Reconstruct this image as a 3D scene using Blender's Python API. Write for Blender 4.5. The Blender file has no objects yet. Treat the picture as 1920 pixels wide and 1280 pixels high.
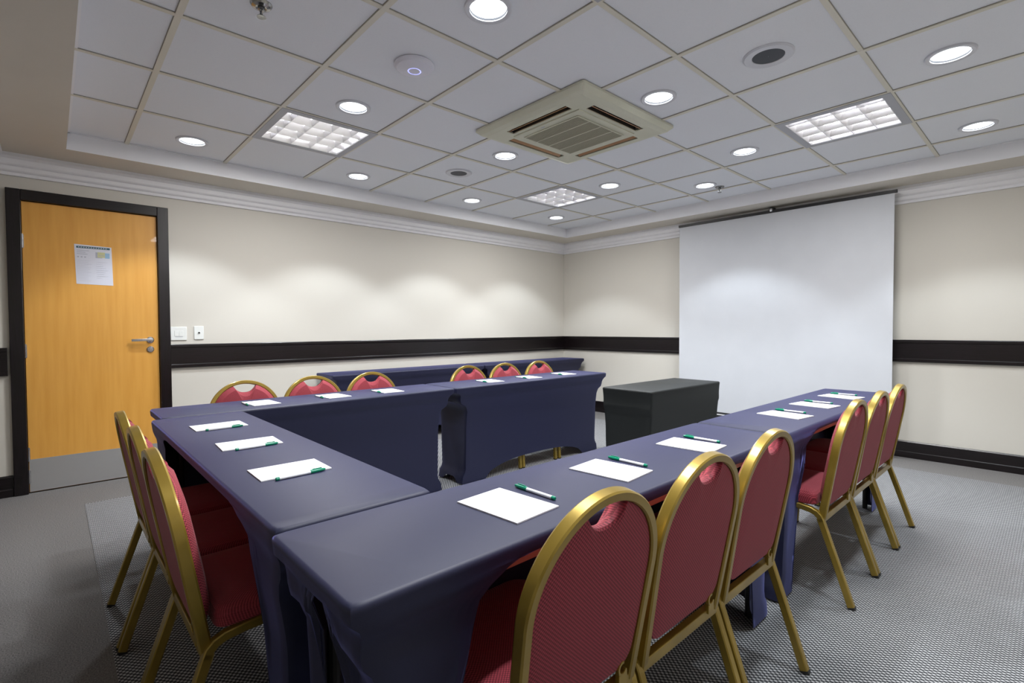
import bpy, bmesh, math, random
from mathutils import Vector, Matrix
from math import sin, cos, pi, sqrt, radians

S = bpy.context.scene
COL = S.collection
random.seed(7)

# ---------------------------------------------------------------- materials
def new_mat(name):
    m = bpy.data.materials.new(name); m.use_nodes = True
    nt = m.node_tree; b = nt.nodes['Principled BSDF']
    return m, nt, b

def setp(b, **kw):
    names = {'color': 'Base Color', 'rough': 'Roughness', 'metal': 'Metallic', 'spec': 'Specular IOR Level',
             'sheen': 'Sheen Weight', 'sheen_rough': 'Sheen Roughness', 'sheen_tint': 'Sheen Tint', 'coat': 'Coat Weight',
             'coat_rough': 'Coat Roughness', 'emit': 'Emission Color', 'emit_s': 'Emission Strength', 'aniso': 'Anisotropic'}
    for k, v in kw.items():
        if k in ('color', 'emit', 'sheen_tint'): v = (*v, 1.0)
        b.inputs[names[k]].default_value = v

def plain(name, color, rough=.5, **kw):
    m, nt, b = new_mat(name); setp(b, color=color, rough=rough, **kw); return m

def N(nt, t, **kw):
    n = nt.nodes.new(t)
    for k, v in kw.items(): setattr(n, k, v)
    return n

def noise_mat(name, c1, c2, scale, rough, bump=0.0, bdist=.002, detail=4, stretch=(1, 1, 1), lo=.35, hi=.65, **kw):
    m, nt, b = new_mat(name); setp(b, rough=rough, **kw)
    tc = N(nt, 'ShaderNodeTexCoord'); mp = N(nt, 'ShaderNodeMapping'); mp.inputs['Scale'].default_value = stretch
    nz = N(nt, 'ShaderNodeTexNoise'); nz.inputs['Scale'].default_value = scale; nz.inputs['Detail'].default_value = detail
    rp = N(nt, 'ShaderNodeValToRGB')
    rp.color_ramp.elements[0].position = lo; rp.color_ramp.elements[0].color = (*c1, 1)
    rp.color_ramp.elements[1].position = hi; rp.color_ramp.elements[1].color = (*c2, 1)
    L = nt.links.new
    L(tc.outputs['Object'], mp.inputs['Vector']); L(mp.outputs['Vector'], nz.inputs['Vector'])
    L(nz.outputs['Fac'], rp.inputs['Fac']); L(rp.outputs['Color'], b.inputs['Base Color'])
    if bump:
        bp = N(nt, 'ShaderNodeBump'); bp.inputs['Strength'].default_value = bump; bp.inputs['Distance'].default_value = bdist
        L(nz.outputs['Fac'], bp.inputs['Height']); L(bp.outputs['Normal'], b.inputs['Normal'])
    return m

def dots_mat(name, dark, light, pu, pv, combo, rough=.85, bump=.5, bdist=.001, lo=.3, hi=.75, mott=.0, **kw):
    """woven pattern: staggered dots; combo 'xy' (flat) or 'chair' (u=y, v=z-x)"""
    m, nt, b = new_mat(name); setp(b, rough=rough, **kw)
    L = nt.links.new
    tc = N(nt, 'ShaderNodeTexCoord'); sp = N(nt, 'ShaderNodeSeparateXYZ'); L(tc.outputs['Object'], sp.inputs[0])
    def math_(op, a, bb=None):
        n = N(nt, 'ShaderNodeMath', operation=op)
        if isinstance(a, (int, float)): n.inputs[0].default_value = a
        else: L(a, n.inputs[0])
        if bb is not None:
            if isinstance(bb, (int, float)): n.inputs[1].default_value = bb
            else: L(bb, n.inputs[1])
        return n.outputs[0]
    if combo == 'xy': u, v = sp.outputs[0], sp.outputs[1]
    elif combo == 'back': u, v = sp.outputs[1], sp.outputs[2]
    else: u, v = math_('ADD', sp.outputs[1], math_('MULTIPLY', sp.outputs[2], .7)), math_('ADD', sp.outputs[2], sp.outputs[0])
    su = math_('SINE', math_('MULTIPLY', u, 2 * pi / pu)); sv = math_('SINE', math_('MULTIPLY', v, 2 * pi / pv))
    pr = math_('MULTIPLY', su, sv)
    h = math_('MULTIPLY_ADD', pr, .5); h.node.inputs[2].default_value = .5
    nz = N(nt, 'ShaderNodeTexNoise'); nz.inputs['Scale'].default_value = 220; L(tc.outputs['Object'], nz.inputs['Vector'])
    h2 = math_('ADD', math_('MULTIPLY', h, .8), math_('MULTIPLY', nz.outputs['Fac'], .25))
    rp = N(nt, 'ShaderNodeValToRGB')
    rp.color_ramp.elements[0].position = lo; rp.color_ramp.elements[0].color = (*dark, 1)
    rp.color_ramp.elements[1].position = hi; rp.color_ramp.elements[1].color = (*light, 1)
    L(h2, rp.inputs['Fac']); L(rp.outputs['Color'], b.inputs['Base Color'])
    bp = N(nt, 'ShaderNodeBump'); bp.inputs['Strength'].default_value = bump; bp.inputs['Distance'].default_value = bdist
    L(h2, bp.inputs['Height']); L(bp.outputs['Normal'], b.inputs['Normal'])
    return m

def emis(name, color, strength):
    m, nt, b = new_mat(name); setp(b, color=(.8, .8, .8), emit=color, emit_s=strength, rough=.4); return m

M = {}
M['wall'] = noise_mat('wall_fabric_paper', (.625, .60, .545), (.665, .64, .58), 320, .8, bump=.15, bdist=.0006, stretch=(1, 1, 6))
M['wall_dim'] = noise_mat('wall_paper_darkened', (.26, .24, .21), (.30, .275, .24), 320, .8)  # unseen near wall, colour darkened to cut its bounce light
M['soffit'] = noise_mat('soffit_paint', (.64, .60, .535), (.665, .625, .56), 3, .75, lo=.3, hi=.7)
M['white'] = noise_mat('white_plaster', (.84, .84, .87), (.85, .85, .88), 6, .5)
M['tile'] = noise_mat('mineral_ceiling_tile', (.745, .765, .815), (.80, .82, .87), 260, .9, bump=.25, bdist=.001, lo=.2, hi=.45)
M['tbar'] = plain('ceiling_tee_cream', (.70, .67, .58), .5)
M['shadowgap'] = plain('ceiling_gap_shade', (.30, .29, .26), .9)
M['void'] = plain('black_void', (.01, .01, .01), .9)
M['border'] = noise_mat('carpet_border_pile', (.075, .072, .072), (.235, .225, .22), 210, .95, bump=.6, bdist=.003, lo=.3, hi=.7)
M['carpet'] = dots_mat('carpet_woven_loop', (.03, .033, .038), (.52, .52, .53), .021, .017, 'xy', rough=.95, bump=.7, bdist=.003, lo=.42, hi=.86)
M['darkwood'] = noise_mat('dark_stained_wood', (.003, .002, .0015), (.009, .005, .007), 14, .30, bump=.12, bdist=.001, stretch=(.6, .6, 12), spec=.5)
M['darkwood_v'] = noise_mat('dark_stained_wood_upright', (.003, .002, .0015), (.009, .005, .008), 14, .30, bump=.12, bdist=.001, stretch=(10, 10, .6), spec=.5)
M['doorwood'] = noise_mat('door_veneer_orange', (.72, .345, .06), (.79, .40, .08), 5, .38, stretch=(6, 6, .45), detail=6, lo=.3, hi=.7, coat=.15)
M['steel'] = plain('brushed_steel', (.62, .62, .62), .36, metal=.75)
M['chrome'] = plain('satin_chrome', (.62, .62, .64), .2, metal=1.0)
M['darkchrome'] = plain('sprinkler_chrome', (.34, .34, .33), .22, metal=1.0)
M['gold'] = noise_mat('gold_lacquered_steel', (.29, .195, .028), (.37, .25, .04), 9, .33, metal=.55, spec=.6, coat=.3, coat_rough=.15)
M['fabric'] = dots_mat('burgundy_dotted_upholstery', (.13, .004, .012), (.52, .06, .085), .0075, .0075, 'seat', rough=.8, bump=.35, bdist=.0006, lo=.34, hi=.92, sheen=.1)
M['fabric_back'] = dots_mat('burgundy_ribbed_upholstery', (.125, .004, .014), (.40, .04, .07), .009, .0085, 'back', rough=.75, bump=.3, bdist=.0006, lo=.3, hi=.9, sheen=.08)
M['fabric_front'] = dots_mat('burgundy_dotted_back_upholstery', (.13, .004, .012), (.52, .06, .085), .0075, .0075, 'back', rough=.8, bump=.35, bdist=.0006, lo=.34, hi=.92, sheen=.1)
M['blackplastic'] = plain('black_plastic', (.015, .015, .015), .45)
M['navy'] = noise_mat('navy_stretch_fabric', (.010, .0115, .037), (.013, .0145, .044), 700, .54, bump=.2, bdist=.0003, sheen=.5, sheen_rough=.3, sheen_tint=(.34, .37, 1.0), spec=.4)
M['blackfab'] = noise_mat('black_stretch_fabric', (.004, .0055, .0055), (.006, .0075, .0075), 500, .55, bump=.2, bdist=.0004, sheen=.03, sheen_rough=.4, sheen_tint=(.5, .6, .6), spec=.4)
M['tablewood'] = noise_mat('table_edge_wood', (.50, .22, .13), (.58, .28, .17), 8, .5, stretch=(1, 1, 8))
M['paper'] = plain('white_paper', (.86, .86, .88), .6)
M['card'] = plain('dark_pad_backing', (.05, .05, .07), .7)
M['penwhite'] = plain('white_pen_barrel', (.75, .77, .80), .3)
M['pengreen'] = plain('green_pen_cap', (.0, .23, .13), .3)
M['screen'] = noise_mat('matte_projection_cloth', (.56, .58, .62), (.58, .60, .64), 4, .75)
M['acshell'] = noise_mat('aged_cream_plastic', (.60, .60, .475), (.64, .64, .515), 3, .45)
M['acgrille'] = plain('grille_plastic', (.40, .39, .29), .6)
M['acdark'] = plain('air_slot_dark', (.02, .018, .015), .7)
M['acvane'] = plain('amber_vane', (.46, .26, .13), .4)
M['louver'] = plain('mirror_aluminium_louvre', (.82, .82, .84), .28, metal=.9)
M['trofframe'] = plain('grey_luminaire_frame', (.42, .43, .47), .45)
M['tube'] = emis('fluorescent_tube', (1.0, .98, .96), 9.0)
M['lens'] = emis('downlight_glass', (.93, .97, 1.0), 3.2)
M['ring'] = plain('downlight_ring', (.62, .63, .68), .35)
M['ringdark'] = plain('downlight_dark_rim', (.12, .13, .15), .4)  # dark grey for downlight rims and sprinkler cores
M['spkgrille'] = plain('speaker_grille_grey', (.055, .06, .072), .6)
M['apwhite'] = plain('access_point_plastic', (.74, .74, .82), .4)
M['apblue'] = emis('blue_status_ring', (.30, .34, 1.0), .7)
M['switch'] = plain('white_switch_plastic', (.80, .82, .80), .35)
M['grey'] = plain('print_grey', (.45, .47, .55), .7)
M['greyl'] = plain('print_pale', (.62, .64, .72), .7)
M['petrol'] = plain('print_petrol', (.03, .10, .13), .6)
M['mapy'] = plain('print_yellow', (.62, .62, .35), .7)
M['mapb'] = plain('print_blue', (.33, .52, .72), .7)
M['laminate'] = plain('laminated_sheet', (.70, .71, .80), .3)
M['screenback'] = plain('screen_black_metal', (.012, .012, .014), .4)

# ---------------------------------------------------------------- mesh helper
class MB:
    def __init__(s): s.bm = bmesh.new(); s.mats = []
    def mi(s, m):
        if m is None: return 0
        if m not in s.mats: s.mats.append(m)
        return s.mats.index(m)
    def face(s, vs, m=None, smooth=False):
        try: f = s.bm.faces.new(vs)
        except ValueError: return None
        f.material_index = s.mi(m); f.smooth = smooth; return f
    def v(s, co): return s.bm.verts.new(co)
    def box(s, a, b, m=None, bevel=0.0):
        x0, x1 = sorted((a[0], b[0])); y0, y1 = sorted((a[1], b[1])); z0, z1 = sorted((a[2], b[2]))
        vs = [s.v((x, y, z)) for x in (x0, x1) for y in (y0, y1) for z in (z0, z1)]
        fs = [s.face([vs[i] for i in q], m) for q in ((0, 1, 3, 2), (4, 6, 7, 5), (0, 4, 5, 1), (2, 3, 7, 6), (0, 2, 6, 4), (1, 5, 7, 3))]
        if bevel:
            es = list({e for f in fs for e in f.edges})
            r = bmesh.ops.bevel(s.bm, geom=es, offset=bevel, segments=2, profile=.5, affect='EDGES', clamp_overlap=True)
            for f in r['faces']: f.material_index = s.mi(m)
    def rings(s, rings, m=None, closed=True, cap0=True, cap1=True, smooth=True):
        R = [[s.v(p) for p in r] for r in rings]
        n = len(R[0])
        for a, b in zip(R, R[1:]):
            for i in range(n if closed else n - 1):
                j = (i + 1) % n
                s.face((a[i], a[j], b[j], b[i]), m, smooth)
        if cap0: s.face(list(reversed(R[0])), m)
        if cap1: s.face(R[-1], m)
    def sweep(s, pts, normal, w, d, m=None, k=8, caps=True, squircle=.75):
        """w = size in the path's plane, d = size along normal"""
        n = Vector(normal).normalized(); P = [Vector(p) for p in pts]; rings = []
        for i, p in enumerate(P):
            t = (P[min(i + 1, len(P) - 1)] - P[max(i - 1, 0)]).normalized()
            sd = t.cross(n).normalized(); r = []
            if k == 8:
                c = squircle
                for (a, b) in ((1, c), (c, 1), (-c, 1), (-1, c), (-1, -c), (-c, -1), (c, -1), (1, -c)):
                    r.append(p + sd * (a * w / 2) + n * (b * d / 2))
            else:
                for q in range(k):
                    an = 2 * pi * q / k; r.append(p + sd * (cos(an) * w / 2) + n * (sin(an) * d / 2))
            rings.append(r)
        s.rings(rings, m, True, caps, caps, smooth=(k != 8))
    def lathe(s, prof, m=None, k=32, c=(0, 0, 0), axis='z', smooth=True, cap0=False, cap1=False):
        rings = []
        for (r, z) in prof:
            ring = []
            for q in range(k):
                a = 2 * pi * q / k
                p = {'z': (r * cos(a), r * sin(a), z), 'x': (z, r * cos(a), r * sin(a)), 'y': (r * cos(a), z, r * sin(a))}[axis]
                ring.append((c[0] + p[0], c[1] + p[1], c[2] + p[2]))
            rings.append(ring)
        s.rings(rings, m, True, cap0, cap1, smooth)
    def prism(s, poly, axis, a, b, m=None):
        """extrude 2D polygon (in the two other axes) along axis from a to b"""
        def P(p, t):
            if axis == 'x': return (t, p[0], p[1])
            if axis == 'y': return (p[0], t, p[1])
            return (p[0], p[1], t)
        A = [s.v(P(p, a)) for p in poly]; B = [s.v(P(p, b)) for p in poly]; n = len(poly)
        for i in range(n): s.face((A[i], A[(i + 1) % n], B[(i + 1) % n], B[i]), m)
        s.face(list(reversed(A)), m); s.face(B, m)
    def build(s, name, mat=None, parent=None, loc=None, normals=True):
        if normals: bmesh.ops.recalc_face_normals(s.bm, faces=s.bm.faces[:])
        for f in s.bm.faces: f.smooth = True
        for e in s.bm.edges:
            if len(e.link_faces) != 2 or e.calc_face_angle(0) > (.7 if name == 'table_cover' else .36): e.smooth = False
        me = bpy.data.meshes.new(name); s.bm.to_mesh(me); s.bm.free()
        if s.mats:
            for mm in s.mats: me.materials.append(M[mm] if isinstance(mm, str) else mm)
        elif mat: me.materials.append(M[mat])
        o = bpy.data.objects.new(name, me); COL.objects.link(o)
        if parent: o.parent = parent
        if loc: o.location = loc
        return o

def tag(o, label=None, cat=None, group=None, kind=None):
    if label: o['label'] = label
    if cat: o['category'] = cat
    if group: o['group'] = group
    if kind: o['kind'] = kind
    return o

def empty(name, loc=(0, 0, 0), rz=0.0):
    o = bpy.data.objects.new(name, None); COL.objects.link(o); o.location = loc; o.rotation_euler = (0, 0, rz)
    o.empty_display_size = .1
    return o

def structure(o, label=None):
    o['kind'] = 'structure'
    if label: o['label'] = label
    return o

def dup(root, loc, rz, label, group=None):
    r = root.copy(); COL.objects.link(r); r.location = loc; r.rotation_euler = (0, 0, rz); r['label'] = label
    if group: r['group'] = group
    for ch in list(root.children):
        c = ch.copy(); COL.objects.link(c); c.parent = r
        for g in list(ch.children):
            d = g.copy(); COL.objects.link(d); d.parent = c
    return r

# ---------------------------------------------------------------- room numbers
LX, RX, NY, BY = -4.972, .52, -.325, 5.597      # left, right, near, back walls
ZS, ZC = 2.385, 2.498                            # soffit, grid ceiling
TX0, TX1, TY0, TY1 = -4.54, .06, .10, 5.172      # ceiling tray
CX0, CX1, CY0, CY1 = -4.40, .04, .14, 5.13       # carpet inlay

# floor
b = MB(); b.box((LX - .15, NY - .15, -.1), (RX + .15, BY + .15, 0)); fl = structure(b.build('floor', 'border'), 'speckled grey carpet border along the walls')
b = MB(); b.box((CX0, CY0, -.002), (CX1, CY1, .003)); inl = b.build('carpet_inlay', 'carpet', fl); inl['label'] = 'lighter woven dotted carpet field'

# walls
DY0, DY1, DZ = -.142, .648, 2.084               # door opening
b = MB()
b.box((LX - .12, NY - .12, 0), (LX, DY0, ZS + .2)); b.box((LX - .12, DY1, 0), (LX, BY + .12, ZS + .2)); b.box((LX - .12, DY0, DZ), (LX, DY1, ZS + .2))
b.box((LX - .16, DY0 - .1, 0), (LX - .121, DY1 + .1, DZ + .1), 'void')
b.mats.insert(0, 'wall') if 'wall' not in b.mats else None
for f in b.bm.faces: f.material_index = 0
structure(b.build('wall_left'))
b = MB(); b.box((LX - .12, BY, 0), (RX + .12, BY + .12, ZS + .2)); structure(b.build('wall_back', 'wall'))
b = MB(); b.box((RX, NY - .12, 0), (RX + .12, BY + .12, ZS + .2)); structure(b.build('wall_right', 'wall'))
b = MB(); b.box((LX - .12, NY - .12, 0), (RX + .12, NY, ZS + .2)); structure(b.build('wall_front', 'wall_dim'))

# chair rails, baseboards (profiled)
def rail_prof(off, sgn, z0, z1, t):
    e = .012
    return [(off, z0), (off + sgn * (t - .004), z0), (off + sgn * t, z0 + e * .5), (off + sgn * t, z0 + e * 2), (off + sgn * (t - .006), z0 + e * 2.6),
            (off + sgn * (t - .006), z1 - e * 2.6), (off + sgn * t, z1 - e * 2), (off + sgn * t, z1 - e * .5), (off + sgn * (t - .004), z1), (off, z1)]
RZ0, RZ1 = .851, 1.046
def mk_rail(name, axis, off, sgn, a, c, z0, z1, t, mat='darkwood'):
    b = MB(); b.prism(rail_prof(off, sgn, z0, z1, t), axis, a, c); return structure(b.build(name, mat))
mk_rail('trim_1', 'y', LX, 1, .722, BY, RZ0, RZ1, .026)['label'] = 'dark wooden chair rail on the left wall'
mk_rail('trim_2', 'x', BY, -1, LX, RX, RZ0, RZ1, .026)['label'] = 'dark wooden chair rail on the back wall'
mk_rail('trim_3', 'x', NY, 1, LX + .03, RX, RZ0, RZ1, .022)
mk_rail('trim_9', 'y', LX, 1, NY, DY0 - .088, RZ0, RZ1, .026)
mk_rail('trim_4', 'y', RX, -1, NY, BY, RZ0, RZ1, .026)
def base_prof(off, sgn, t=.016):
    return [(off, 0), (off + sgn * (t + .006), 0), (off + sgn * (t + .006), .05), (off + sgn * t, .056), (off + sgn * t, .138), (off + sgn * (t - .006), .148), (off, .148)]
for nm, ax, off, sg, a, c in (('baseboard_left', 'y', LX, 1, .722, BY), ('baseboard_back', 'x', BY, -1, LX, RX), ('baseboard_front', 'x', NY, 1, LX + .03, RX), ('baseboard_left_end', 'y', LX, 1, NY, DY0 - .078), ('baseboard_right', 'y', RX, -1, NY, BY)):
    b = MB(); b.prism(base_prof(off, sg), ax, a, c); structure(b.build(nm, 'darkwood'))

# crown mouldings: stepped white cornice under the soffit
def crown_prof(off, sg):
    z = ZS; P = [(0, 0), (.105, 0), (.105, -.022), (.094, -.03), (.078, -.036), (.074, -.066), (.066, -.074), (.05, -.080), (.046, -.104), (.038, -.112), (.024, -.117), (.02, -.137), (0, -.137)]
    return [(off + sg * x, z + y) for x, y in P]
for k, (ax, off, sg, a, c) in enumerate((('y', LX, 1, NY, BY), ('x', BY, -1, LX, RX), ('x', NY, 1, LX, RX), ('y', RX, -1, NY, BY))):
    b = MB(); b.prism(crown_prof(off, sg), ax, a, c); structure(b.build('trim_%d' % (5 + k), 'white'), 'white stepped crown moulding')

# soffit ring (beige underside, white step face)
b = MB()
zt = ZC + .14
for (x0, y0, x1, y1) in ((LX - .12, NY - .12, TX0, BY + .12), (TX1, NY - .12, RX + .12, BY + .12), (TX0, NY - .12, TX1, TY0), (TX0, TY1, TX1, BY + .12)):
    b.box((x0, y0, ZS), (x1, y1, zt), 'soffit')
b.mi('white')
for f in b.bm.faces:
    c = f.calc_center_median()
    if abs(f.normal.z) < .5 if f.normal.length else True:
        f.normal_update()
for f in b.bm.faces:
    f.normal_update(); c = f.calc_center_median()
    f.material_index = 1 if (abs(f.normal.z) < .5 and TX0 - .01 < c.x < TX1 + .01 and TY0 - .01 < c.y < TY1 + .01) else 0
ceil = structure(b.build('ceiling'), 'beige perimeter soffit around a sunken tiled ceiling tray')

# ---------------------------------------------------------------- tiled tray
MOD = .625; GX, GY = -3.8007, 4.8013
def gi(i): return GX + i * MOD
def gj(j): return GY - j * MOD
ISET = [-1.18, 0, 1, 2, 3, 4, 5, 6, (TX1 - GX) / MOD]
ISET[0] = (TX0 - GX) / MOD
JSET = [(GY - TY1) / MOD, 0, 1, 2, 3, 4, 5, 6, 7, (GY - TY0) / MOD]
DOWN = [(3.46, 5.48), (1.44, 5.49), (-.6, 6.46), (-.59, 4.47), (1.40, 3.49), (3.52, 3.47), (5.46, 2.42), (5.45, .34), (3.45, 1.42), (2.43, .38),
        (1.47, 1.45), (-.59, 2.46), (-.54, .44), (5.45, 4.45), (5.45, 6.46)]
TROF = [(0, 5), (4, 1), (0, 1), (4, 5)]
TZ = ZC + .004                                    # tile face
HOLE_R = .082
b = MB()
for a in range(len(ISET) - 1):
    for c in range(len(JSET) - 1):
        i0, i1, j0, j1 = ISET[a], ISET[a + 1], JSET[c], JSET[c + 1]
        if (i0, j0) in [(float(p), float(q)) for p, q in TROF]: continue
        x0, x1, y0, y1 = gi(i0), gi(i1), gj(j1), gj(j0)
        h = [(gi(p), gj(q)) for p, q in DOWN if i0 < p < i1 and j0 < q < j1]
        if not h:
            vs = [b.v(p) for p in ((x0, y0, TZ), (x1, y0, TZ), (x1, y1, TZ), (x0, y1, TZ))]; b.face(vs, 'tile'); continue
        hx, hy = h[0]; K = 32; out = []; inn = []
        for q in range(K):
            an = 2 * pi * q / K + pi / K; dx, dy = cos(an), sin(an)
            t = min(((x1 - hx) / dx if dx > 0 else (x0 - hx) / dx), ((y1 - hy) / dy if dy > 0 else (y0 - hy) / dy))
            out.append(b.v((hx + dx * t, hy + dy * t, TZ))); inn.append(b.v((hx + dx * HOLE_R, hy + dy * HOLE_R, TZ)))
        for q in range(K):
            r = (q + 1) % K; b.face((inn[q], inn[r], out[r], out[q]), 'tile')
        for (cx, cy) in ((x0, y0), (x1, y0), (x1, y1), (x0, y1)):   # corner triangles
            best = None
            for q in range(K):
                r = (q + 1) % K; A, B = out[q].co, out[r].co
                if (abs(A.x - cx) < 1e-6 and abs(B.y - cy) < 1e-6) or (abs(A.y - cy) < 1e-6 and abs(B.x - cx) < 1e-6):
                    best = (out[q], out[r])
            if best: b.face((best[0], best[1], b.v((cx, cy, TZ))), 'tile')
tiles = b.build('ceiling_tiles', 'tile', ceil); tiles['label'] = 'square mineral ceiling tiles'
for p in tiles.data.polygons: pass
# closed black plenum above
b = MB(); b.box((TX0 - .05, TY0 - .05, zt), (TX1 + .05, TY1 + .05, zt + .02)); b.build('ceiling_void', 'void', ceil)
# tee bars
b = MB()
AC0 = (gi(2.53) , gj(3.52))
def bar(x0, y0, x1, y1): b.box((x0, y0, ZC - .002), (x1, y1, ZC + .006), 'tbar')
for i in ISET[1:-1]:
    bar(gi(i) - .012, TY0, gi(i) + .012, TY1)
for j in JSET[1:-1]:
    b.box((TX0, gj(j) - .013, ZC - .0026), (TX1, gj(j) + .013, ZC + .0052), 'tbar')
for i in ISET[1:-1]:                               # fine dark strip beside each tee, shadow line painted as colour
    b.box((gi(i) + .012, TY0, ZC + .001), (gi(i) + .0145, TY1, ZC + .0035), 'shadowgap')
for j in JSET[1:-1]:
    b.box((TX0, gj(j) - .0155, ZC + .001), (TX1, gj(j) - .013, ZC + .0035), 'shadowgap')
e = .02
for (x0, y0, x1, y1) in ((TX0, TY0, TX0 + e, TY1), (TX1 - e, TY0, TX1, TY1), (TX0, TY0, TX1, TY0 + e), (TX0, TY1 - e, TX1, TY1)):
    b.box((x0, y0, ZC - .001), (x1, y1, ZC + .003), 'white')
g = b.build('ceiling_grid', None, ceil); g['label'] = 'cream metal tee bars between the tiles'

# ---------------------------------------------------------------- recessed downlights
def make_downlight():
    r = empty('recessed_downlight')
    b = MB(); b.lathe([(.079, .001), (.079, -.004), (.094, -.007), (.100, -.004), (.101, .004), (.079, .004)], 'ring', 48); b.build('trim_ring', None, r)
    b = MB(); b.lathe([(.079, -.003), (.0815, .002), (.080, .012)], 'ringdark', 48); b.build('rim', None, r)
    b = MB(); b.lathe([(.0795, .010), (.076, .03), (.066, .07), (.05, .10)], 'chrome', 48); b.lathe([(.0505, .10), (.0001, .10)], 'chrome', 48); b.build('reflector', None, r)
    b = MB(); b.lathe([(.078, .010), (.065, .003), (.04, -.001), (.02, -.0025), (.0005, -.003)], 'lens', 40); b.build('glass_lens', None, r)
    return r
dl_names = {0: 'largest round downlight, cut by the top edge of the photo above the air conditioner',
 1: 'round lit downlight beside the far corner of the left louvred light panel',
 2: 'leftmost round downlight, near the soffit above the door side',
 3: 'round downlight along the left soffit, just beyond the left louvred light panel',
 4: 'round downlight just left of the air conditioner, next to the small grey speaker',
 5: 'round downlight just right of the air conditioner',
 6: 'large round downlight near the top right corner, beside the large speaker tile row',
 7: 'round downlight at the right edge, close to the back soffit',
 8: 'round downlight left of the right louvred light panel',
 9: 'small round downlight beside the far sprinkler head, above the screen',
 10: 'round downlight right of the far louvred light panel',
 11: 'small round downlight left of the far louvred light panel, along the left soffit',
 12: 'smallest round downlight, in the far left ceiling corner',
 13: 'round downlight overhead at the right, out of the photo', 14: 'round downlight overhead at the near right, out of the photo'}
proto = make_downlight(); tag(proto, dl_names[0], 'ceiling light', 'round recessed downlights')
for k, (i, j) in enumerate(DOWN):
    loc = (gi(i), gj(j), TZ - .004)
    if k == 0: proto.location = loc
    else: dup(proto, loc, 0, dl_names[k])
    L = bpy.data.lights.new('downlight_lamp', 'SPOT'); L.energy = 43.0
    L.color = (.87, .94, 1.0); L.spot_size = radians(106); L.spot_blend = .34; L.shadow_soft_size = .055
    lo = bpy.data.objects.new('downlight_lamp', L); COL.objects.link(lo); lo.location = (loc[0], loc[1], TZ - .012)

# ---------------------------------------------------------------- louvred troffers
def make_troffer():
    r = empty('louvred_light_panel'); H = MOD / 2; q = H - .045
    b = MB()
    for (x0, y0, x1, y1) in ((-H, -H, H, -q), (-H, q, H, H), (-H, -q, -q, q), (q, -q, H, q)): b.box((x0, y0, -.002), (x1, y1, .006))
    b.build('frame', 'trofframe', r)
    b = MB(); b.box((-q - .004, -q - .004, .004), (-q, q + .004, .09)); b.box((q, -q - .004, .004), (q + .004, q + .004, .09))
    b.box((-q, -q - .004, .004), (q, -q, .09)); b.box((-q, q, .004), (q, q + .004, .09)); b.box((-q, -q, .088), (q, q, .092)); b.build('housing', 'white', r)
    for k in range(4):
        x = -q + (k + .5) * 2 * q / 4
        b = MB(); b.lathe([(.008, -q + .01), (.008, q - .01)], 'tube', 12, (x, 0, .062), 'y', cap0=True, cap1=True); b.build('tube', None, r)
    b = MB()
    for k in range(5):                              # parabolic wall blades along y, between the tubes
        x = -q + k * 2 * q / 4
        if k == 0 or k == 4:
            sg = 1 if k == 0 else -1
            b.prism([(x, .0), (x + sg * .004, .0), (x + sg * .016, .045), (x, .045)], 'y', -q, q)
        else: b.prism([(x - .018, .046), (x - .008, .02), (x - .002, .0), (x + .002, .0), (x + .008, .02), (x + .018, .046)], 'y', -q, q)
    for k in range(1, 5):                              # V cross blades
        y = -q + (k - .5) * 2 * q / 4
        b.prism([(y - .010, .040), (y - .0015, .003), (y + .0015, .003), (y + .010, .040)], 'x', -q, q)
    b.build('louvre', 'louver', r)
    return r
tf = make_troffer(); tn = ['square louvred light panel at the left, nearest the door', 'square louvred light panel at the right, nearest the screen side of the ceiling',
  'square louvred light panel farthest away, above the tables by the left wall', 'square louvred light panel overhead, out of the photo']
tag(tf, tn[0], 'ceiling light', 'square louvred light panels')
for k, (i, j) in enumerate(TROF):
    loc = (gi(i + .5), gj(j + .5), ZC - .003)
    if k == 0: tf.location = loc
    else: dup(tf, loc, 0, tn[k])
    L = bpy.data.lights.new('troffer_lamp', 'AREA'); L.energy = 18; L.shape = 'SQUARE'; L.size = .5; L.color = (1, .98, .96); L.spread = radians(180)
    lo = bpy.data.objects.new('troffer_lamp', L); COL.objects.link(lo); lo.location = (loc[0], loc[1], ZC - .012)

# ---------------------------------------------------------------- air conditioner cassette
ac = tag(empty('air_conditioner', (AC0[0], AC0[1], ZC)), 'square cream air conditioning cassette in the middle of the ceiling', 'air conditioner')
b = MB(); A = .47; zb = -.045; zi = -.052
def ring_pts(r, z, rc, n=6):
    P = []
    for sx, sy, a0 in ((1, 1, 0), (-1, 1, pi / 2), (-1, -1, pi), (1, -1, 3 * pi / 2)):
        for q in range(n):
            a = a0 + (pi / 2) * q / (n - 1); P.append((sx * (r - rc) + rc * cos(a), sy * (r - rc) + rc * sin(a), z))
    return P
b.rings([ring_pts(A, .0, .02), ring_pts(A, -.014, .02), ring_pts(A - .025, -.036, .02), ring_pts(A - .06, zb, .02)], 'acshell', True, False, False, smooth=False)
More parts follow.
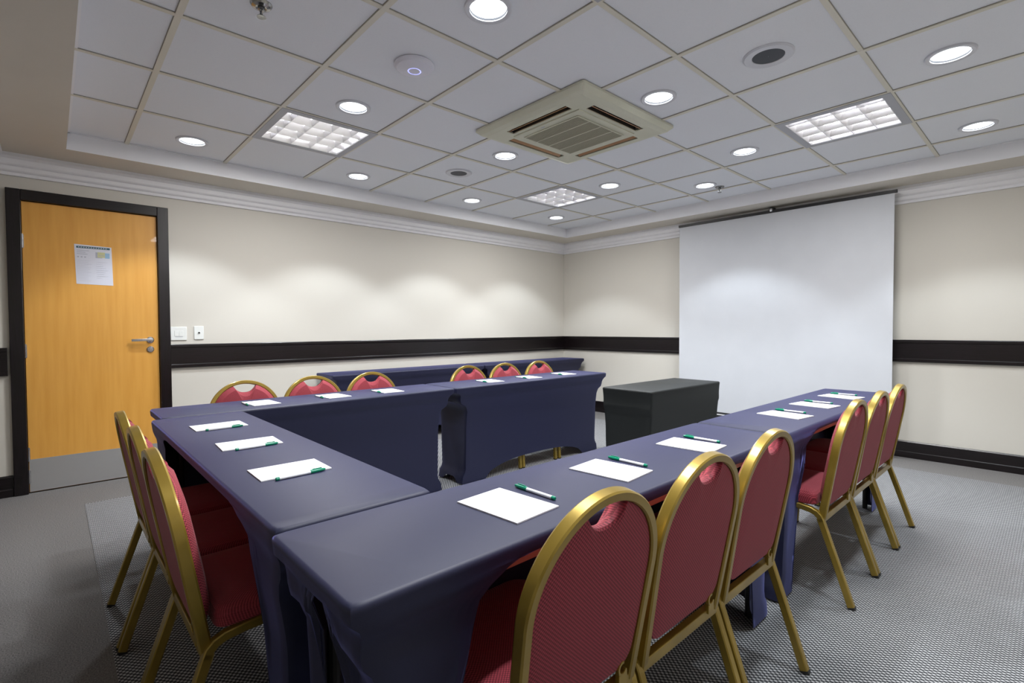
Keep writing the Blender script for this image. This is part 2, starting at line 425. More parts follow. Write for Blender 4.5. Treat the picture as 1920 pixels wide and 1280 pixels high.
# flat lower annulus with four slots: built as boxes between A-.06 and grille
o_, s0, s1, sl, g_ = A - .06, .372, .312, .255, .285
for sx in (1, -1):
    b.box((sx * s0, -o_, zb), (sx * o_, o_, zb + .006), 'acshell')
    b.box((-s0, sx * s0, zb), (s0, sx * o_, zb + .006), 'acshell')
    for sy in (1, -1):
        b.box((sx * sl, sy * s1, zb), (sx * s0, sy * s0, zb + .006), 'acshell'); b.box((sx * s1, sy * sl, zb), (sx * s0, sy * s1, zb + .006), 'acshell')
    b.box((sx * g_, -s1, zb), (sx * s1, s1, zb + .006), 'acshell'); b.box((-g_, sx * g_, zb), (g_, sx * s1, zb + .006), 'acshell')
b.build('panel', None, ac)
b = MB()
for ax in range(2):
    for sg in (1, -1):
        for (d0, d1, z0, z1) in ((s1 - .004, s1, zb + .006, -.004), (s0, s0 + .004, zb + .006, -.004), (s1, s0, -.006, -.004)):
            if ax == 0: b.box((sg * d0, -sl, z0), (sg * d1, sl, z1))
            else: b.box((-sl, sg * d0, z0), (sl, sg * d1, z1))
b.build('duct', 'acdark', ac)
for ax in range(2):
    for sg in (1, -1):
        b = MB(); d0, d1 = .325, .352
        p = [(sg * (d1 + .006), zb + .002), (sg * (d1 + .002), zb), (sg * (d0 - .004), zb + .028), (sg * d0, zb + .030)]
        b.prism(p, 'y' if ax == 0 else 'x', -sl + .006, sl - .006); v_ = b.build('vane', 'acvane', ac); v_['label'] = 'thin amber air vane'
b = MB(); b.box((-g_, -g_, zi), (g_, g_, zb + .004), 'acshell', .004); b.build('intake_frame', None, ac)
b = MB(); gg = .232; b.box((-gg, -gg, zi - .0015), (gg, gg, zi - .0005), 'acdark')
n = 44
for k in range(n + 1):
    t = -gg + 2 * gg * k / n; b.box((t - .0028, -gg, zi - .005), (t + .0028, gg, zi - .0015), 'acgrille')
for k in range(5):
    t = -gg + 2 * gg * k / 4; b.box((-gg, t - .004, zi - .006), (gg, t + .004, zi - .0015), 'acshell')
for sg in (1, -1): b.box((sg * gg - .004, -gg, zi - .006), (sg * gg + .004, gg, zi - .0015), 'acshell')
b.build('intake_grille', None, ac)
b = MB(); b.box((-.05, -.262, zi - .0012), (-.02, -.256, zi - .0002), 'grey'); b.build('badge', None, ac)

# speakers
def speaker(i, j, R, label):
    r = tag(empty('ceiling_speaker', (gi(i), gj(j), TZ)), label, 'speaker', 'round ceiling speakers')
    b = MB(); b.lathe([(R, .0), (R, -.004), (R - .008, -.010), (R * .64, -.008), (R * .62, -.003)], 'ring', 48); b.build('bezel', None, r)
    b = MB(); b.lathe([(R * .63, -.005), (R * .4, -.006), (.001, -.0065)], 'spkgrille', 40); b.build('grille', None, r)
speaker(4.49, 3.47, .116, 'large round ceiling speaker with dark grille, at the top right of the photo')
speaker(.46, 3.51, .112, 'small-looking round ceiling speaker with dark grille, left of the air conditioner')
# access point
r = tag(empty('wireless_access_point', (-2.231, 1.383, TZ)), 'white disc shaped wireless access point with a blue ring on the ceiling', 'access point')
b = MB(); b.lathe([(.094, 0), (.099, -.006), (.098, -.014), (.088, -.024), (.06, -.033), (.034, -.036)], 'apwhite', 48); b.build('body', None, r)
b = MB(); b.lathe([(.034, -.036), (.031, -.0375), (.028, -.036)], 'apblue', 48); b.build('light_ring', None, r)
b = MB(); b.lathe([(.028, -.036), (.012, -.037), (.0005, -.037)], 'apwhite', 48); b.build('center_cap', None, r)
# sprinklers
def sprinkler(x, y, label):
    r = tag(empty('sprinkler_head', (x, y, TZ)), label, 'sprinkler', 'ceiling sprinkler heads')
    b = MB(); b.lathe([(.042, 0), (.042, -.003), (.036, -.012), (.022, -.016), (.014, -.014)], 'darkchrome', 32); b.build('escutcheon', None, r)
    b = MB(); b.lathe([(.012, -.010), (.012, -.022), (.007, -.024), (.006, -.03)], 'darkchrome', 16)
    for sg in (1, -1): b.sweep([(sg * .010, 0, -.02), (sg * .014, 0, -.032), (sg * .010, 0, -.044), (0, 0, -.050)], (0, 1, 0), .004, .004, 'darkchrome')
    b.lathe([(.003, -.022), (.0035, -.036), (.002, -.048)], 'ringdark', 10); b.build('frame_arms', None, r)
    b = MB(); b.lathe([(.001, -.050), (.017, -.051), (.018, -.054), (.001, -.053)], 'darkchrome', 24); b.build('deflector', None, r)
sprinkler(-2.243, .665, 'chrome sprinkler head cut by the top edge at the left of the photo')
sprinkler(-2.215, 4.72, 'tiny sprinkler head near the back soffit above the screen')

# ---------------------------------------------------------------- door
dr = structure(empty('door_1', (LX, (DY0 + DY1) / 2, 0))); dr['label'] = 'orange wood door with steel kick plate in a black frame'
oy = (DY0 + DY1) / 2
def D(x, y, z): return (x, y - oy, z)
b = MB(); W = .075
b.box(D(-.12, DY0 - W, 0), D(.032, DY0, DZ + W), 'darkwood_v', .004); b.build('door_frame', None, dr)
b = MB(); b.box(D(-.12, DY1, 0), D(.032, DY1 + W, DZ + W), 'darkwood_v', .004); b.build('door_frame', None, dr)
b = MB(); b.box(D(-.12, DY0, DZ), D(.032, DY1, DZ + W), 'darkwood', .004); b.build('door_frame', None, dr)
b = MB(); b.box(D(-.035, DY0 + .003, .008), D(.002, DY1 - .003, DZ - .003), 'doorwood', .0015); b.build('door_leaf', None, dr)
b = MB(); b.box(D(.002, DY0 + .006, .010), D(.0035, DY1 - .006, .243), 'steel'); b.build('kick_plate', None, dr)
for z in (.28, 1.02, 1.80, .12):
    b = MB(); b.lathe([(.006, z - .05), (.006, z + .05)], 'chrome', 12, D(.006, DY0 + .004, 0)[0:2] + (0,), cap0=True, cap1=True)
    b.box(D(.002, DY0, z - .045), D(.004, DY0 + .012, z + .045), 'chrome'); b.build('hinge', None, dr)
hy, hz = .588, 1.086
b = MB(); b.lathe([(.025, .002), (.025, .008), (.021, .011), (.010, .012), (.009, .045)], 'chrome', 24, D(0, hy, hz), 'x', cap1=True)
b.sweep([D(.045, hy + .008, hz), D(.046, hy - .03, hz + .001), D(.045, hy - .08, hz), D(.040, hy - .125, hz - .001)], (1, 0, 0), .019, .014, 'chrome'); b.build('door_handle', None, dr)
b = MB(); b.lathe([(.024, .002), (.024, .010), (.020, .013), (.012, .013), (.011, .019)], 'chrome', 24, D(0, hy, hz - .075), 'x', cap1=True); b.build('lock_cylinder', None, dr)
# notice
nt_ = tag(empty('door_notice', (LX + .0022, .25, 1.66)), 'white printed notice sheet with dark heading taped on the orange door', 'notice')
b = MB(); b.prism([(-.112, .150), (.106, .143), (.112, -.150), (-.104, -.146)], 'x', 0, .0012); b.build('sheet', 'laminate', nt_)
b = MB()
lay = [0]
def pr(y0, z0, y1, z1, m):
    lay[0] += 1; b.box((.0012, y0, z0), (.0015 + lay[0] * .00003, y1, z1), m)
pr(-.100, .122, .096, .137, 'petrol')
for k in range(12): pr(-.09 + k * .0145, .127, -.09 + k * .0145 + .008, .132, 'greyl')
for k, w in enumerate((.07, .05, .062)): pr(-.098, .103 - k * .013, -.098 + w, .107 - k * .013, 'grey')
for k in range(3): pr(-.096 + k * .02, .052, -.086 + k * .02, .061, 'grey')
pr(.01, .055, .05, .098, 'grey'); pr(.022, .060, .066, .100, 'mapy'); pr(.066, .056, .094, .096, 'mapb')
for k in range(4): pr(.03 + .009 * k, .07, .034 + .009 * k, .08, 'grey')
for k in range(13):
    w = random.uniform(.06, .1); pr(-.098, .028 - k * .0125, -.098 + w, .0305 - k * .0125, 'greyl')
for k in range(9):
    w = random.uniform(.03, .07); pr(.015, .022 - k * .015, .015 + w, .0245 - k * .015, 'greyl')
b.build('printing', None, nt_)
# switches
r = tag(empty('light_switch', (LX, .783, 1.135)), 'wide white light switch plate beside the door frame', 'light switch')
b = MB(); b.box((0, -.058, -.056), (.009, .058, .056), 'switch', .004); b.build('plate', None, r)
for k in range(2):
    b = MB(); b.box((.009, -.030 + k * .031, -.022), (.0115, -.001 + k * .031, .022), 'switch', .001); b.build('rocker', None, r)
b = MB(); b.box((.009, -.026, -.030), (.0095, .028, -.027), 'grey'); b.build('marking', None, r)
r = tag(empty('wall_socket', (LX, .928, 1.14)), 'narrow white wall plate with a small black hole above the chair rail', 'socket')
b = MB(); b.box((0, -.036, -.057), (.009, .036, .057), 'switch', .004); b.build('plate', None, r)
b = MB(); b.lathe([(.012, .009), (.011, .013), (.008, .0135)], 'switch', 20, axis='x'); b.lathe([(.008, .0115), (.0005, .0115)], 'blackplastic', 20, axis='x'); b.build('jack', None, r)

# ---------------------------------------------------------------- projection screen
SY = 5.40; sx0, sx1 = -3.005, -.988; sc = tag(empty('projection_screen', ((sx0 + sx1) / 2, SY, 0)), 'large white projection screen on a stand in front of the back wall', 'projection screen')
cx = (sx0 + sx1) / 2; W2 = (sx1 - sx0) / 2
b = MB(); b.box((-W2, -.001, .225), (W2, .001, 2.325), 'screen'); b.build('screen_cloth', None, sc)
b = MB(); b.box((-W2 - .008, -.012, 2.318), (W2 + .02, .012, 2.345), 'screenback', .003); b.build('top_bar', None, sc)
b = MB(); b.sweep([(-W2 - .02, .0, .195), (W2 + .02, 0, .195)], (0, 0, 1), .05, .06, 'screenback', k=16); b.box((-W2, -.004, .219), (W2, .002, .232), 'screenback'); b.build('bottom_case', None, sc)
b = MB(); b.box((-W2, -.0275, .205), (W2, -.0255, .214), 'white'); b.build('case_strip', None, sc)
b = MB(); b.sweep([(0, .05, .05), (0, .05, 2.35)], (1, 0, 0), .026, .026, 'screenback', k=12); b.build('mast', None, sc)
b = MB(); b.box((-.02, -.004, 2.345), (.02, .06, 2.375), 'screenback', .003); b.build('hook_bracket', None, sc)
b = MB(); b.box((-.012, -.016, 2.33), (.012, -.006, 2.362), 'chrome', .002); b.build('handle', None, sc)
for an in (pi / 2 + pi, pi / 6, 5 * pi / 6):
    dx, dy = cos(an), sin(an) * .33
    b = MB(); b.sweep([(0, .05, .42), (dx * .42, .05 + dy * .42, .02), (dx * .46, .05 + dy * .46, .008)], (-dy, dx, 0), .02, .02, 'screenback'); b.build('leg', None, sc)

# ---------------------------------------------------------------- tables with stretch covers
TH = .735
def interp(x, xs, ys):
    if x <= xs[0]: return ys[0]
    for k in range(1, len(xs)):
        if x <= xs[k]:
            t = (x - xs[k - 1]) / (xs[k] - xs[k - 1]); t = t * t * (3 - 2 * t); return ys[k - 1] + (ys[k] - ys[k - 1]) * t
    return ys[-1]

def cover_mesh(L, Wd, H, arches, mat, end_inset=.125, side_inset=.03, seed=1):
    """L along x, Wd along y, centred. arches: dict side->(peak, halfopen, power); sides: 'y-','y+','x-','x+'"""
    rnd = random.Random(seed); b = MB(); rc = .012
    # perimeter parameter list: (side, u in -1..1)
    nL, nW = 72, 20
    per = []
    for k in range(nL): per.append(('y-', -1 + 2 * k / nL))
    for k in range(nW): per.append(('x+', -1 + 2 * k / nW))
    for k in range(nL): per.append(('y+', 1 - 2 * k / nL))
    for k in range(nW): per.append(('x-', 1 - 2 * k / nW))
    zf = .012
    def hem(side, u):
        pk, ho, p = arches[side]; hw = (L if side[0] == 'y' else Wd) / 2
        t = abs(u) * hw / ho
        if t >= 1: return zf
        return zf + (pk - zf) * (1 - t ** p) ** (1 / 2.2)
    def inset(z):
        e_ = interp(z, (0, .05, .11, .555, .585, .625, H - .055, H - .03, H), (end_inset - .035, end_inset - .03, end_inset, end_inset, end_inset - .012, end_inset * .42, end_inset * .38, .002, 0))
        s_ = interp(z, (0, .04, .12, .4, .64, H - .04, H), (side_inset + .02, side_inset + .02, side_inset + .02, side_inset + .012, side_inset * .6, .003, 0))
        return e_, s_
    NR = 34; rows = []; first = (.005, .009, .014, .02, .028)
    for q in range(NR + 1):
        row = []
        for side, u in per:
            hz = hem(side, u); t = q / NR; t2 = t ** 1.25 if hz < .3 else t
            if q < 5: z = H - .004 - first[q]
            else:
                t = (q - 4) / (NR - 4); z = H - .032 - (H - .032 - hz) * (t ** 1.15 if hz < .3 else t)
            e_, s_ = inset(z); hl, hw = L / 2 - e_, Wd / 2 - s_
            if side == 'y-': x, y = u * hl, -hw
            elif side == 'y+': x, y = u * hl, hw
            elif side == 'x+': x, y = hl, u * hw
            else: x, y = -hl, u * hw
            # stretched cloth pulls inward a little mid span
            pull = .012 * sin(pi * min(1, max(0, (H - z) / (H - hz + 1e-6)))) * (1 - u * u) if hz < .3 else .004 * (1 - u * u) * t
            if side[0] == 'y': y += pull * (1 if y < 0 else -1)
            else: x += pull * (1 if x < 0 else -1)
            # soften corners
            ax, ay = hl - abs(x), hw - abs(y)
            if ax < rc and ay < rc:
                dx_, dy_ = rc - ax, rc - ay; d_ = sqrt(dx_ * dx_ + dy_ * dy_)
                if d_ > rc: x -= math.copysign(dx_ * (1 - rc / d_), x); y -= math.copysign(dy_ * (1 - rc / d_), y)
            row.append((x, y, z))
        rows.append(row)
    top = []
    rr = .009; tops = []
    for ph in (8, 28, 48, 68):
        ph = radians(ph); ins, dz = rr * (1 - sin(ph)), rr * (1 - cos(ph))
        tops.append([(x * (1 - ins / (L / 2)), y * (1 - ins / (Wd / 2)), H - dz) for (x, y, z) in rows[0]])
    n = len(per); V = [[b.v(p) for p in r] for r in tops + rows]
    for r0, r1 in zip(V, V[1:]):
        for i in range(n): b.face((r0[i], r0[(i + 1) % n], r1[(i + 1) % n], r1[i]), mat, True)
    # top sheet as a grid with faint wrinkles
    f = bmesh.ops.contextual_create if False else None
    b.face(V[0], mat, False)
    return b

def make_table(name, L, Wd, H, cxy, rz, lab_t, lab_c, mat, arches, seed, cat='table', group_t=None, group_c=None, end_inset=.125, side_inset=.03, light_edge='tablewood'):
    t = tag(empty(name, (cxy[0], cxy[1], 0), rz), lab_t, 'table', group_t)
    b = MB(); b.box((-L / 2 + .008, -Wd / 2 + .010, H - .028), (L / 2 - .008, Wd / 2 - .010, H - .006), light_edge, .003); b.build('tabletop', None, t)
    lx = L / 2 - end_inset - .03; wy = Wd / 2 - side_inset - .05
    b = MB()
    for sg in (1, -1): b.box((-lx + .02, sg * (Wd / 2 - .045), H - .066), (lx - .02, sg * (Wd / 2 - side_inset - .004), H - .028), light_edge)
    b.build('apron', None, t)
    for sx in (1, -1):
        for sy in (1, -1):
            b = MB(); b.sweep([(sx * lx, sy * (wy - .02), H - .028), (sx * lx, sy * (wy - .02), .006)], (1, 0, 0), .028, .028, 'blackplastic', k=12); b.build('leg', None, t)
    b = cover_mesh(L, Wd, H, arches, mat, end_inset, side_inset, seed)
    c = b.build('table_cover', None, None)
    c.location = (cxy[0], cxy[1], 0); c.rotation_euler = (0, 0, rz)
    sol = c.modifiers.new('thickness', 'SOLIDIFY'); sol.thickness = .0025; sol.offset = 1
    tag(c, lab_c, 'table cover', group_c)
    return t, c

low = lambda L: (.125, L / 2 - .26, 2.6)
def arch_set(L, Wd, open_side, ends=''):
    o = 'y+' if open_side == 'y-' else 'y-'
    e = {k: ((.675, Wd / 2 - .105, 3.0) if k in ends.split() else (.05, Wd / 2 - .1, 3.0)) for k in ('x-', 'x+')}
    return {open_side: (.708, L / 2 - .155, 12), o: (.125, L / 2 - .26, 2.6), **e}
GT, GC = 'narrow training tables of the U', 'navy stretch covers'
rects = [
 # name-ish, x0,x1,y0,y1, long axis, chair side
 ('F1', -1.106, -.728, .327, 2.128, 'y', '+x', 'narrow table nearest the camera, in the right row beside three chairs', 'navy stretch cover nearest the camera, reaching the bottom left of the right row'),
 ('F2', -1.106, -.728, 2.142, 3.955, 'y', '+x', 'narrow table of the right row nearest the projection screen', 'navy stretch cover at the screen end of the right row'),
 ('L1', -2.912, -1.122, .340, .735, 'x', '-y', 'narrow table closing the U at the left, with three sheets on it', 'navy stretch cover with three writing pads, at the left between the two rows'),
 ('G1', -3.335, -2.925, .385, 2.121, 'y', '-x', 'narrow table of the far row, at its end by the door', 'navy stretch cover of the far row, at its door end'),
 ('G2', -3.335, -2.925, 2.137, 3.900, 'y', '-x', 'narrow table of the far row, beside the small black table', 'navy stretch cover of the far row, next to the small black table'),
 ('W1', -4.925, -4.53, 1.905, 3.715, 'y', '-x', 'narrow table against the left wall, nearer the door', 'dark navy cover against the left wall, nearer the door'),
 ('W2', -4.925, -4.53, 3.725, 5.53, 'y', '-x', 'narrow table against the left wall, in the room corner', 'dark navy cover against the left wall, in the room corner')]
for k, (nm, x0, x1, y0, y1, ax, side, lt, lc) in enumerate(rects):
    cxy = ((x0 + x1) / 2, (y0 + y1) / 2)
    if ax == 'y': L, Wd = y1 - y0, x1 - x0
    else: L, Wd = x1 - x0, y1 - y0
    # local x = long axis. rz=90deg maps local +x -> world +y, local +y -> world -x
    rz = pi / 2 if ax == 'y' else 0.0
    op = {'+x': 'y-', '-x': 'y+'}[side] if ax == 'y' else 'y-'
    make_table('training_table', L, Wd, TH, cxy, rz, lt, lc, 'navy', arch_set(L, Wd, op, {'F1': 'x-', 'F2': 'x+'}.get(nm, '')), k, end_inset=.06 if nm in ('F1', 'L1') else .115, group_t=GT if nm[0] != 'W' else 'tables against the left wall',
               group_c=GC if nm[0] != 'W' else 'covers against the left wall')
# small black covered table
full = {'y-': (.03, .4, 3.0), 'y+': (.03, .4, 3.0), 'x-': (.03, .15, 3.0), 'x+': (.03, .15, 3.0)}
make_table('side_table', 1.0, .42, .72, (-2.098, 3.535), pi / 2 - .02, 'small table standing alone inside the U, before the screen', 'black fitted cover on the small table before the screen', 'blackfab', full, 20, end_inset=.012, side_inset=.008)

# ---------------------------------------------------------------- banquet chair
def cushion(b, outline, layers, to3, mat, capmat=None):
    cx = sum(p[0] for p in outline) / len(outline); cy = sum(p[1] for p in outline) / len(outline)
    R = []
    for (inset, off) in layers:
        ring = []
        for (x, y) in outline:
            d = sqrt((x - cx) ** 2 + (y - cy) ** 2); k = max(0.02, (d - inset) / d); ring.append(b.v(to3(cx + (x - cx) * k, cy + (y - cy) * k, off)))
        R.append(ring)
    n = len(outline)
    for a, c in zip(R, R[1:]):
        for i in range(n): b.face((a[i], a[(i + 1) % n], c[(i + 1) % n], c[i]), mat, True)
    for ring, off, li in ((R[0], layers[0][1], 0), (R[-1], layers[-1][1], -1)):
        cv = b.v(to3(cx, cy, off))
        for i in range(n): b.face((ring[i], ring[(i + 1) % n], cv), mat, True)

BP0 = Vector((.112, 0, .362)); BV = Vector((-.082, 0, .483)).normalized(); BL = .487
BN = Vector((BV.z, 0, -BV.x)).normalized()      # towards the seat front
def back3(y, h, n): return tuple(BP0 + Vector((0, y, 0)) + BV * h + BN * n)
def make_chair():
    r = empty('banquet_chair')
    Y = .196
    for sg in (1, -1):
        b = MB(); b.sweep([(0.002, sg * Y, .008), (.055, sg * Y, .165), (.108, sg * Y, .318), (.118, sg * Y, .345)], (0, 1, 0), .026, .024, 'gold')
        l = b.build('leg', None, r)
        b = MB(); b.sweep([(-.001, sg * Y, .0005), (.002, sg * Y, .009)], (0, 1, 0), .0275, .0255, 'blackplastic'); b.build('foot_cap', None, l)
        b = MB(); b.sweep([(.447, sg * Y, .388), (.462, sg * Y, .378), (.470, sg * Y, .355), (.478, sg * Y, .20), (.489, sg * Y, .008)], (0, 1, 0), .026, .024, 'gold')
        l = b.build('leg', None, r)
        b = MB(); b.sweep([(.4885, sg * Y, .009), (.489, sg * Y, .0005)], (0, 1, 0), .0275, .0255, 'blackplastic'); b.build('foot_cap', None, l)
        b = MB(); b.sweep([(.112, sg * Y, .333), (.120, sg * Y, .352), (.134, sg * Y, .366), (.156, sg * Y, .375), (.20, sg * Y, .381), (.30, sg * Y, .386), (.40, sg * Y, .390), (.43, sg * Y, .391), (.452, sg * Y, .386)], (0, 1, 0), .024, .024, 'gold')
        b.build('seat_rail', None, r)
    b = MB(); b.box((.101, -Y + .006, .332), (.123, Y - .006, .362), 'gold', .003); b.build('cross_bar', None, r)
    b = MB(); b.box((.435, -Y + .006, .375), (.455, Y - .006, .395), 'gold', .003); b.build('front_bar', None, r)
    # arch frame
    pts = []; Ra = .196; hc = BL - .010 - Ra
    for q in range(9):
        t = q / 8; y = -(.183 + .013 * t); pts.append(back3(y, -.012 + (hc + .012) * t, 0))
    for q in range(1, 44):
        a = pi - pi * q / 44; pts.append(back3(Ra * cos(a), hc + Ra * sin(a), 0))
    for q in range(9):
        t = 1 - q / 8; y = .183 + .013 * t; pts.append(back3(y, -.012 + (hc + .012) * t, 0))
    b = MB(); b.sweep(pts, BN, .022, .030, 'gold', squircle=.72); b.build('back_frame', None, r)
    # back cushion
    out = []; Ri = .187; nh = .066
    a0 = math.asin(nh / Ri)
    hb = .030; rc = .05
    for q in range(7):
        a = -pi / 2 - (pi / 2) * q / 6; out.append((-(.174 - rc) + rc * cos(a), hb + rc + rc * sin(a)))
    out.append((-.179, .12)); out.append((-.184, .20))
    K = 18
    for q in range(K + 1):
        a = pi - (pi / 2 - a0) * q / K; out.append((Ri * cos(a), hc + Ri * sin(a)))
    he = hc + Ri * cos(a0)
    for q in range(1, 12):
        t = -1 + 2 * q / 12; out.append((t * nh, he - .042 * (1 - abs(t) ** 2.6)))
    for q in range(K + 1):
        a = pi / 2 - a0 - (pi / 2 - a0) * q / K; out.append((Ri * cos(a), hc + Ri * sin(a)))
    out.append((.184, .20)); out.append((.179, .12))
    for q in range(7):
        a = -(pi / 2) * q / 6; out.append(((.174 - rc) + rc * cos(a), hb + rc + rc * sin(a)))
    b = MB(); cushion(b, out, [(.10, -.0105), (.03, -.0105), (.004, -.008), (0, -.003), (0, .007), (.003, .015), (.010, .023), (.03, .034), (.09, .042)], back3, 'fabric_back')
    # front half uses dotted fabric
    b.mi('fabric_front')
    for f in b.bm.faces:
        c = f.calc_center_median() - BP0
        if c.dot(BN) > .004: f.material_index = b.mats.index('fabric_front')
    b.build('backrest', None, r)
    # seat
    o2 = []
    fx0, fx1, hy_ = .135, .500, .205
    for (cx_, cy_, a_, rr) in ((fx1 - .06, hy_ - .06, 0, .06), (fx0 + .03, hy_ - .035, pi / 2, .03), (fx0 + .03, -hy_ + .035, pi, .03), (fx1 - .06, -hy_ + .06, 3 * pi / 2, .06)):
        for q in range(7):
            a = a_ + (pi / 2) * q / 6; o2.append((cx_ + rr * cos(a), cy_ + rr * sin(a)))
    b = MB(); cushion(b, o2, [(.04, .393), (.006, .394), (0, .400), (0, .425), (.006, .437), (.018, .446), (.045, .453), (.09, .457)], lambda x, y, z: (x, y, z), 'fabric')
    b.build('seat', None, r)
    # ganging hook at the lower right of the back (seen from behind)
    b = MB(); P = []
    for q in range(9):
        a = -pi * .9 + 1.5 * pi * q / 8; P.append((.098 + .0, -.140 + .014 * cos(a), .392 + .014 * sin(a)))
    b.sweep(P, (1, 0, 0), .006, .010, 'gold'); b.box((.095, -.160, .352), (.107, -.128, .382), 'gold', .002); b.build('ganging_hook', None, r)
    return r
chair = make_chair()
GR = {'F': 'chairs along the right row', 'L': 'chairs at the left end of the U', 'G': 'chairs behind the far row'}
chairs = [
 ('F', (-.562, .795), pi, 'burgundy banquet chair nearest the camera, cut by the bottom edge'),
 ('F', (-.562, 1.22), pi, 'burgundy banquet chair second from the camera in the right row'),
 ('F', (-.562, 1.648), pi, 'burgundy banquet chair third in the right row, with a gap beyond it'),
 ('F', (-.562, 2.598), pi, 'burgundy banquet chair whose empty seat shows, first of the far three at right'),
 ('F', (-.562, 3.022), pi, 'burgundy banquet chair in the middle of the far three in the right row'),
 ('F', (-.562, 3.45), pi, 'burgundy banquet chair at right closest to the back wall'),
 ('L', (-1.640, .158), pi / 2, 'burgundy banquet chair at the left seen side on, nearest of the left three'),
 ('L', (-2.066, .162), pi / 2, 'burgundy banquet chair at the left, in the middle of the left three'),
 ('L', (-2.492, .160), pi / 2, 'burgundy banquet chair at the left, closest to the door'),
 ('G', (-3.495, .885), 0, 'chair back over the far row, leftmost one nearest the door'),
 ('G', (-3.495, 1.312), 0, 'chair back over the far row, second from the door'),
 ('G', (-3.495, 1.742), 0, 'chair back over the far row, third from the door, before the gap'),
 ('G', (-3.495, 2.645), 0, 'chair back over the far row, first one beyond the gap'),
 ('G', (-3.495, 3.072), 0, 'chair back over the far row, second from its screen end'),
 ('G', (-3.495, 3.515), 0, 'chair back over the far row, last one toward the screen')]
for k, (g_n, (x, y), rz, lab) in enumerate(chairs):
    if k == 0:
        chair.location = (x, y, .003); chair.rotation_euler = (0, 0, rz); tag(chair, lab, 'chair', GR[g_n])
    else: dup(chair, (x, y, .003), rz, lab, GR[g_n])

# ---------------------------------------------------------------- pads and pens
def make_pad():
    r = empty('writing_pad')
    b = MB(); b.box((-.101, -.074, 0), (.101, .074, .0012), 'card'); b.build('backing', None, r)
    b = MB(); b.box((-.1, -.073, .0012), (.1, .073, .0042), 'paper'); b.build('paper_block', None, r)
    return r
def make_pen():
    r = empty('ballpoint_pen')           # lies along +x, cap at +x
    b = MB(); b.lathe([(.0035, -.068), (.0048, -.064), (.0048, .030)], 'penwhite', 14, (0, 0, .0052), 'x', cap0=True); b.build('barrel', None, r)
    b = MB(); b.lathe([(.0036, -.072), (.0051, -.070), (.0051, -.062), (.0048, -.0615)], 'pengreen', 14, (0, 0, .0052), 'x', cap0=True); b.build('end_plug', None, r)
    b = MB(); b.lathe([(.0056, .028), (.0058, .031), (.0056, .055), (.0040, .070), (.0028, .073)], 'pengreen', 14, (0, 0, .0058), 'x', cap0=True, cap1=True)
    b.box((.034, -.0015, .0112), (.062, .0015, .0135), 'pengreen', .0005); b.build('cap', None, r)
    return r
pad, pen = make_pad(), make_pen()
rw = {'F': 'right row', 'L': 'left table', 'G': 'far row'}
pads = [
 ('F', (-.897, .804), 4, 'white writing pad nearest the camera, by the closest chair'),
 ('F', (-.905, 1.227), 5, 'white writing pad second from the camera on the right row'),
 ('F', (-.899, 1.70), 4, 'white writing pad before the seam between the two right row tables'),
 ('F', (-.897, 2.613), -8, 'white writing pad first beyond the seam on the right row'),
 ('F', (-.900, 3.055), -7, 'white writing pad second from the screen end of the right row'),
 ('F', (-.897, 3.531), -9, 'white writing pad closest to the projection screen'),
 ('L', (-2.513, .538), 0, 'white writing pad on the left table, farthest from the camera'),
 ('L', (-2.045, .537), -3, 'white writing pad in the middle of the left table'),
 ('L', (-1.576, .525), -1, 'white writing pad on the left table, nearest the camera'),
 ('G', (-3.130, .892), 3, 'white writing pad on the far row before the chair nearest the door'),
 ('G', (-3.130, 1.318), 3, 'white writing pad on the far row, second from the door'),
 ('G', (-3.120, 1.70), -4, 'white writing pad on the far row, just left of the table seam'),
 ('G', (-3.125, 2.62), -7, 'white writing pad on the far row, first right of the table seam'),
 ('G', (-3.125, 3.06), -9, 'white writing pad on the far row, second from its right end'),
 ('G', (-3.130, 3.515), -9, 'white writing pad at the right end of the far row')]
pens_off = {'F': ((-.015, .108), pi - .03, .0), 'L': ((.082, .0), pi / 2 + .03, .0), 'G': ((-.02, -.083), -.05, .0)}
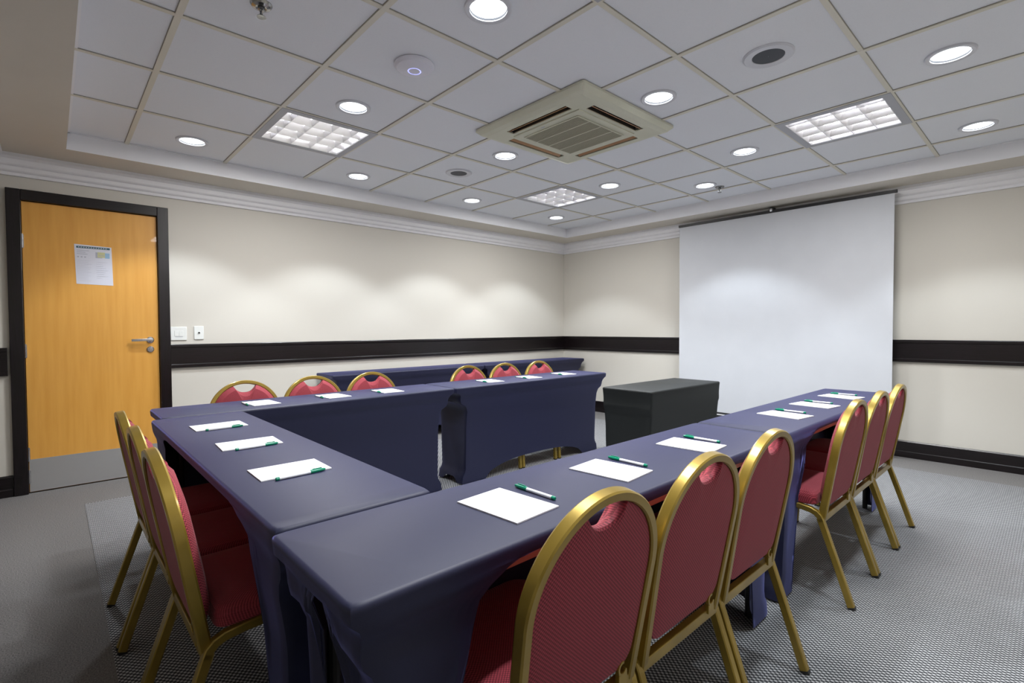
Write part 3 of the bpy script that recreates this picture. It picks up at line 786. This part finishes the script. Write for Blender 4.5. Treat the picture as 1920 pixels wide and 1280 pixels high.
for k, (g_n, (x, y), ang, lab) in enumerate(pads):
    base = {'F': pi, 'L': pi / 2, 'G': 0}[g_n]; rz = base + radians(ang); z = TH + .0018
    gp = 'writing pads on the ' + rw[g_n]
    if k == 0: pad.location = (x, y, z); pad.rotation_euler = (0, 0, rz); tag(pad, lab, 'notepad', gp)
    else: dup(pad, (x, y, z), rz, lab, gp)
    (ox, oy_), pr_, _ = pens_off[g_n]
    if g_n == 'F' : px, py, prz, pz = x - .015, y + (.108 if k < 3 else .118), pi - radians(0 if k < 3 else 3), z
    elif g_n == 'L': px, py, prz, pz = x + .083, y + .004, pi / 2 + radians(3), z
    else: px, py, prz, pz = x - .01, y - .086, radians(-3), z
    pl = 'green capped pen by ' + lab.replace('white writing', 'the')
    gpn = 'pens on the ' + rw[g_n]
    if k == 0: pen.location = (px, py, pz); pen.rotation_euler = (0, 0, prz); tag(pen, pl, 'pen', gpn)
    else: dup(pen, (px, py, pz), prz, pl, gpn)

# ---------------------------------------------------------------- world, camera, view
w = bpy.data.worlds.new('room_world'); S.world = w; w.use_nodes = True
w.node_tree.nodes['Background'].inputs['Color'].default_value = (.6, .65, .7, 1); w.node_tree.nodes['Background'].inputs['Strength'].default_value = .05

cam = bpy.data.cameras.new('camera'); co = bpy.data.objects.new('camera', cam); COL.objects.link(co); S.camera = co
yaw, pitch, roll = .8292, -.026, -.005
f0 = Vector((-sin(yaw), cos(yaw), 0)); r0 = Vector((cos(yaw), sin(yaw), 0)); up = Vector((0, 0, 1))
f2 = f0 * cos(pitch) + up * sin(pitch); u2 = -f0 * sin(pitch) + up * cos(pitch)
r3 = r0 * cos(roll) + u2 * sin(roll); u3 = -r0 * sin(roll) + u2 * cos(roll)
mt = Matrix((r3, u3, -f2)).transposed().to_4x4(); mt.translation = (0, 0, 1.164); co.matrix_world = mt
cam.sensor_width = 36; cam.sensor_fit = 'HORIZONTAL'; cam.lens = 36 * 942.5 / 1920; cam.clip_start = .02; cam.clip_end = 50
S.view_settings.view_transform = 'Standard'; S.view_settings.look = 'None'; S.view_settings.gamma = 1.0
S.view_settings.use_curve_mapping = False; S.view_settings.exposure = 0.88
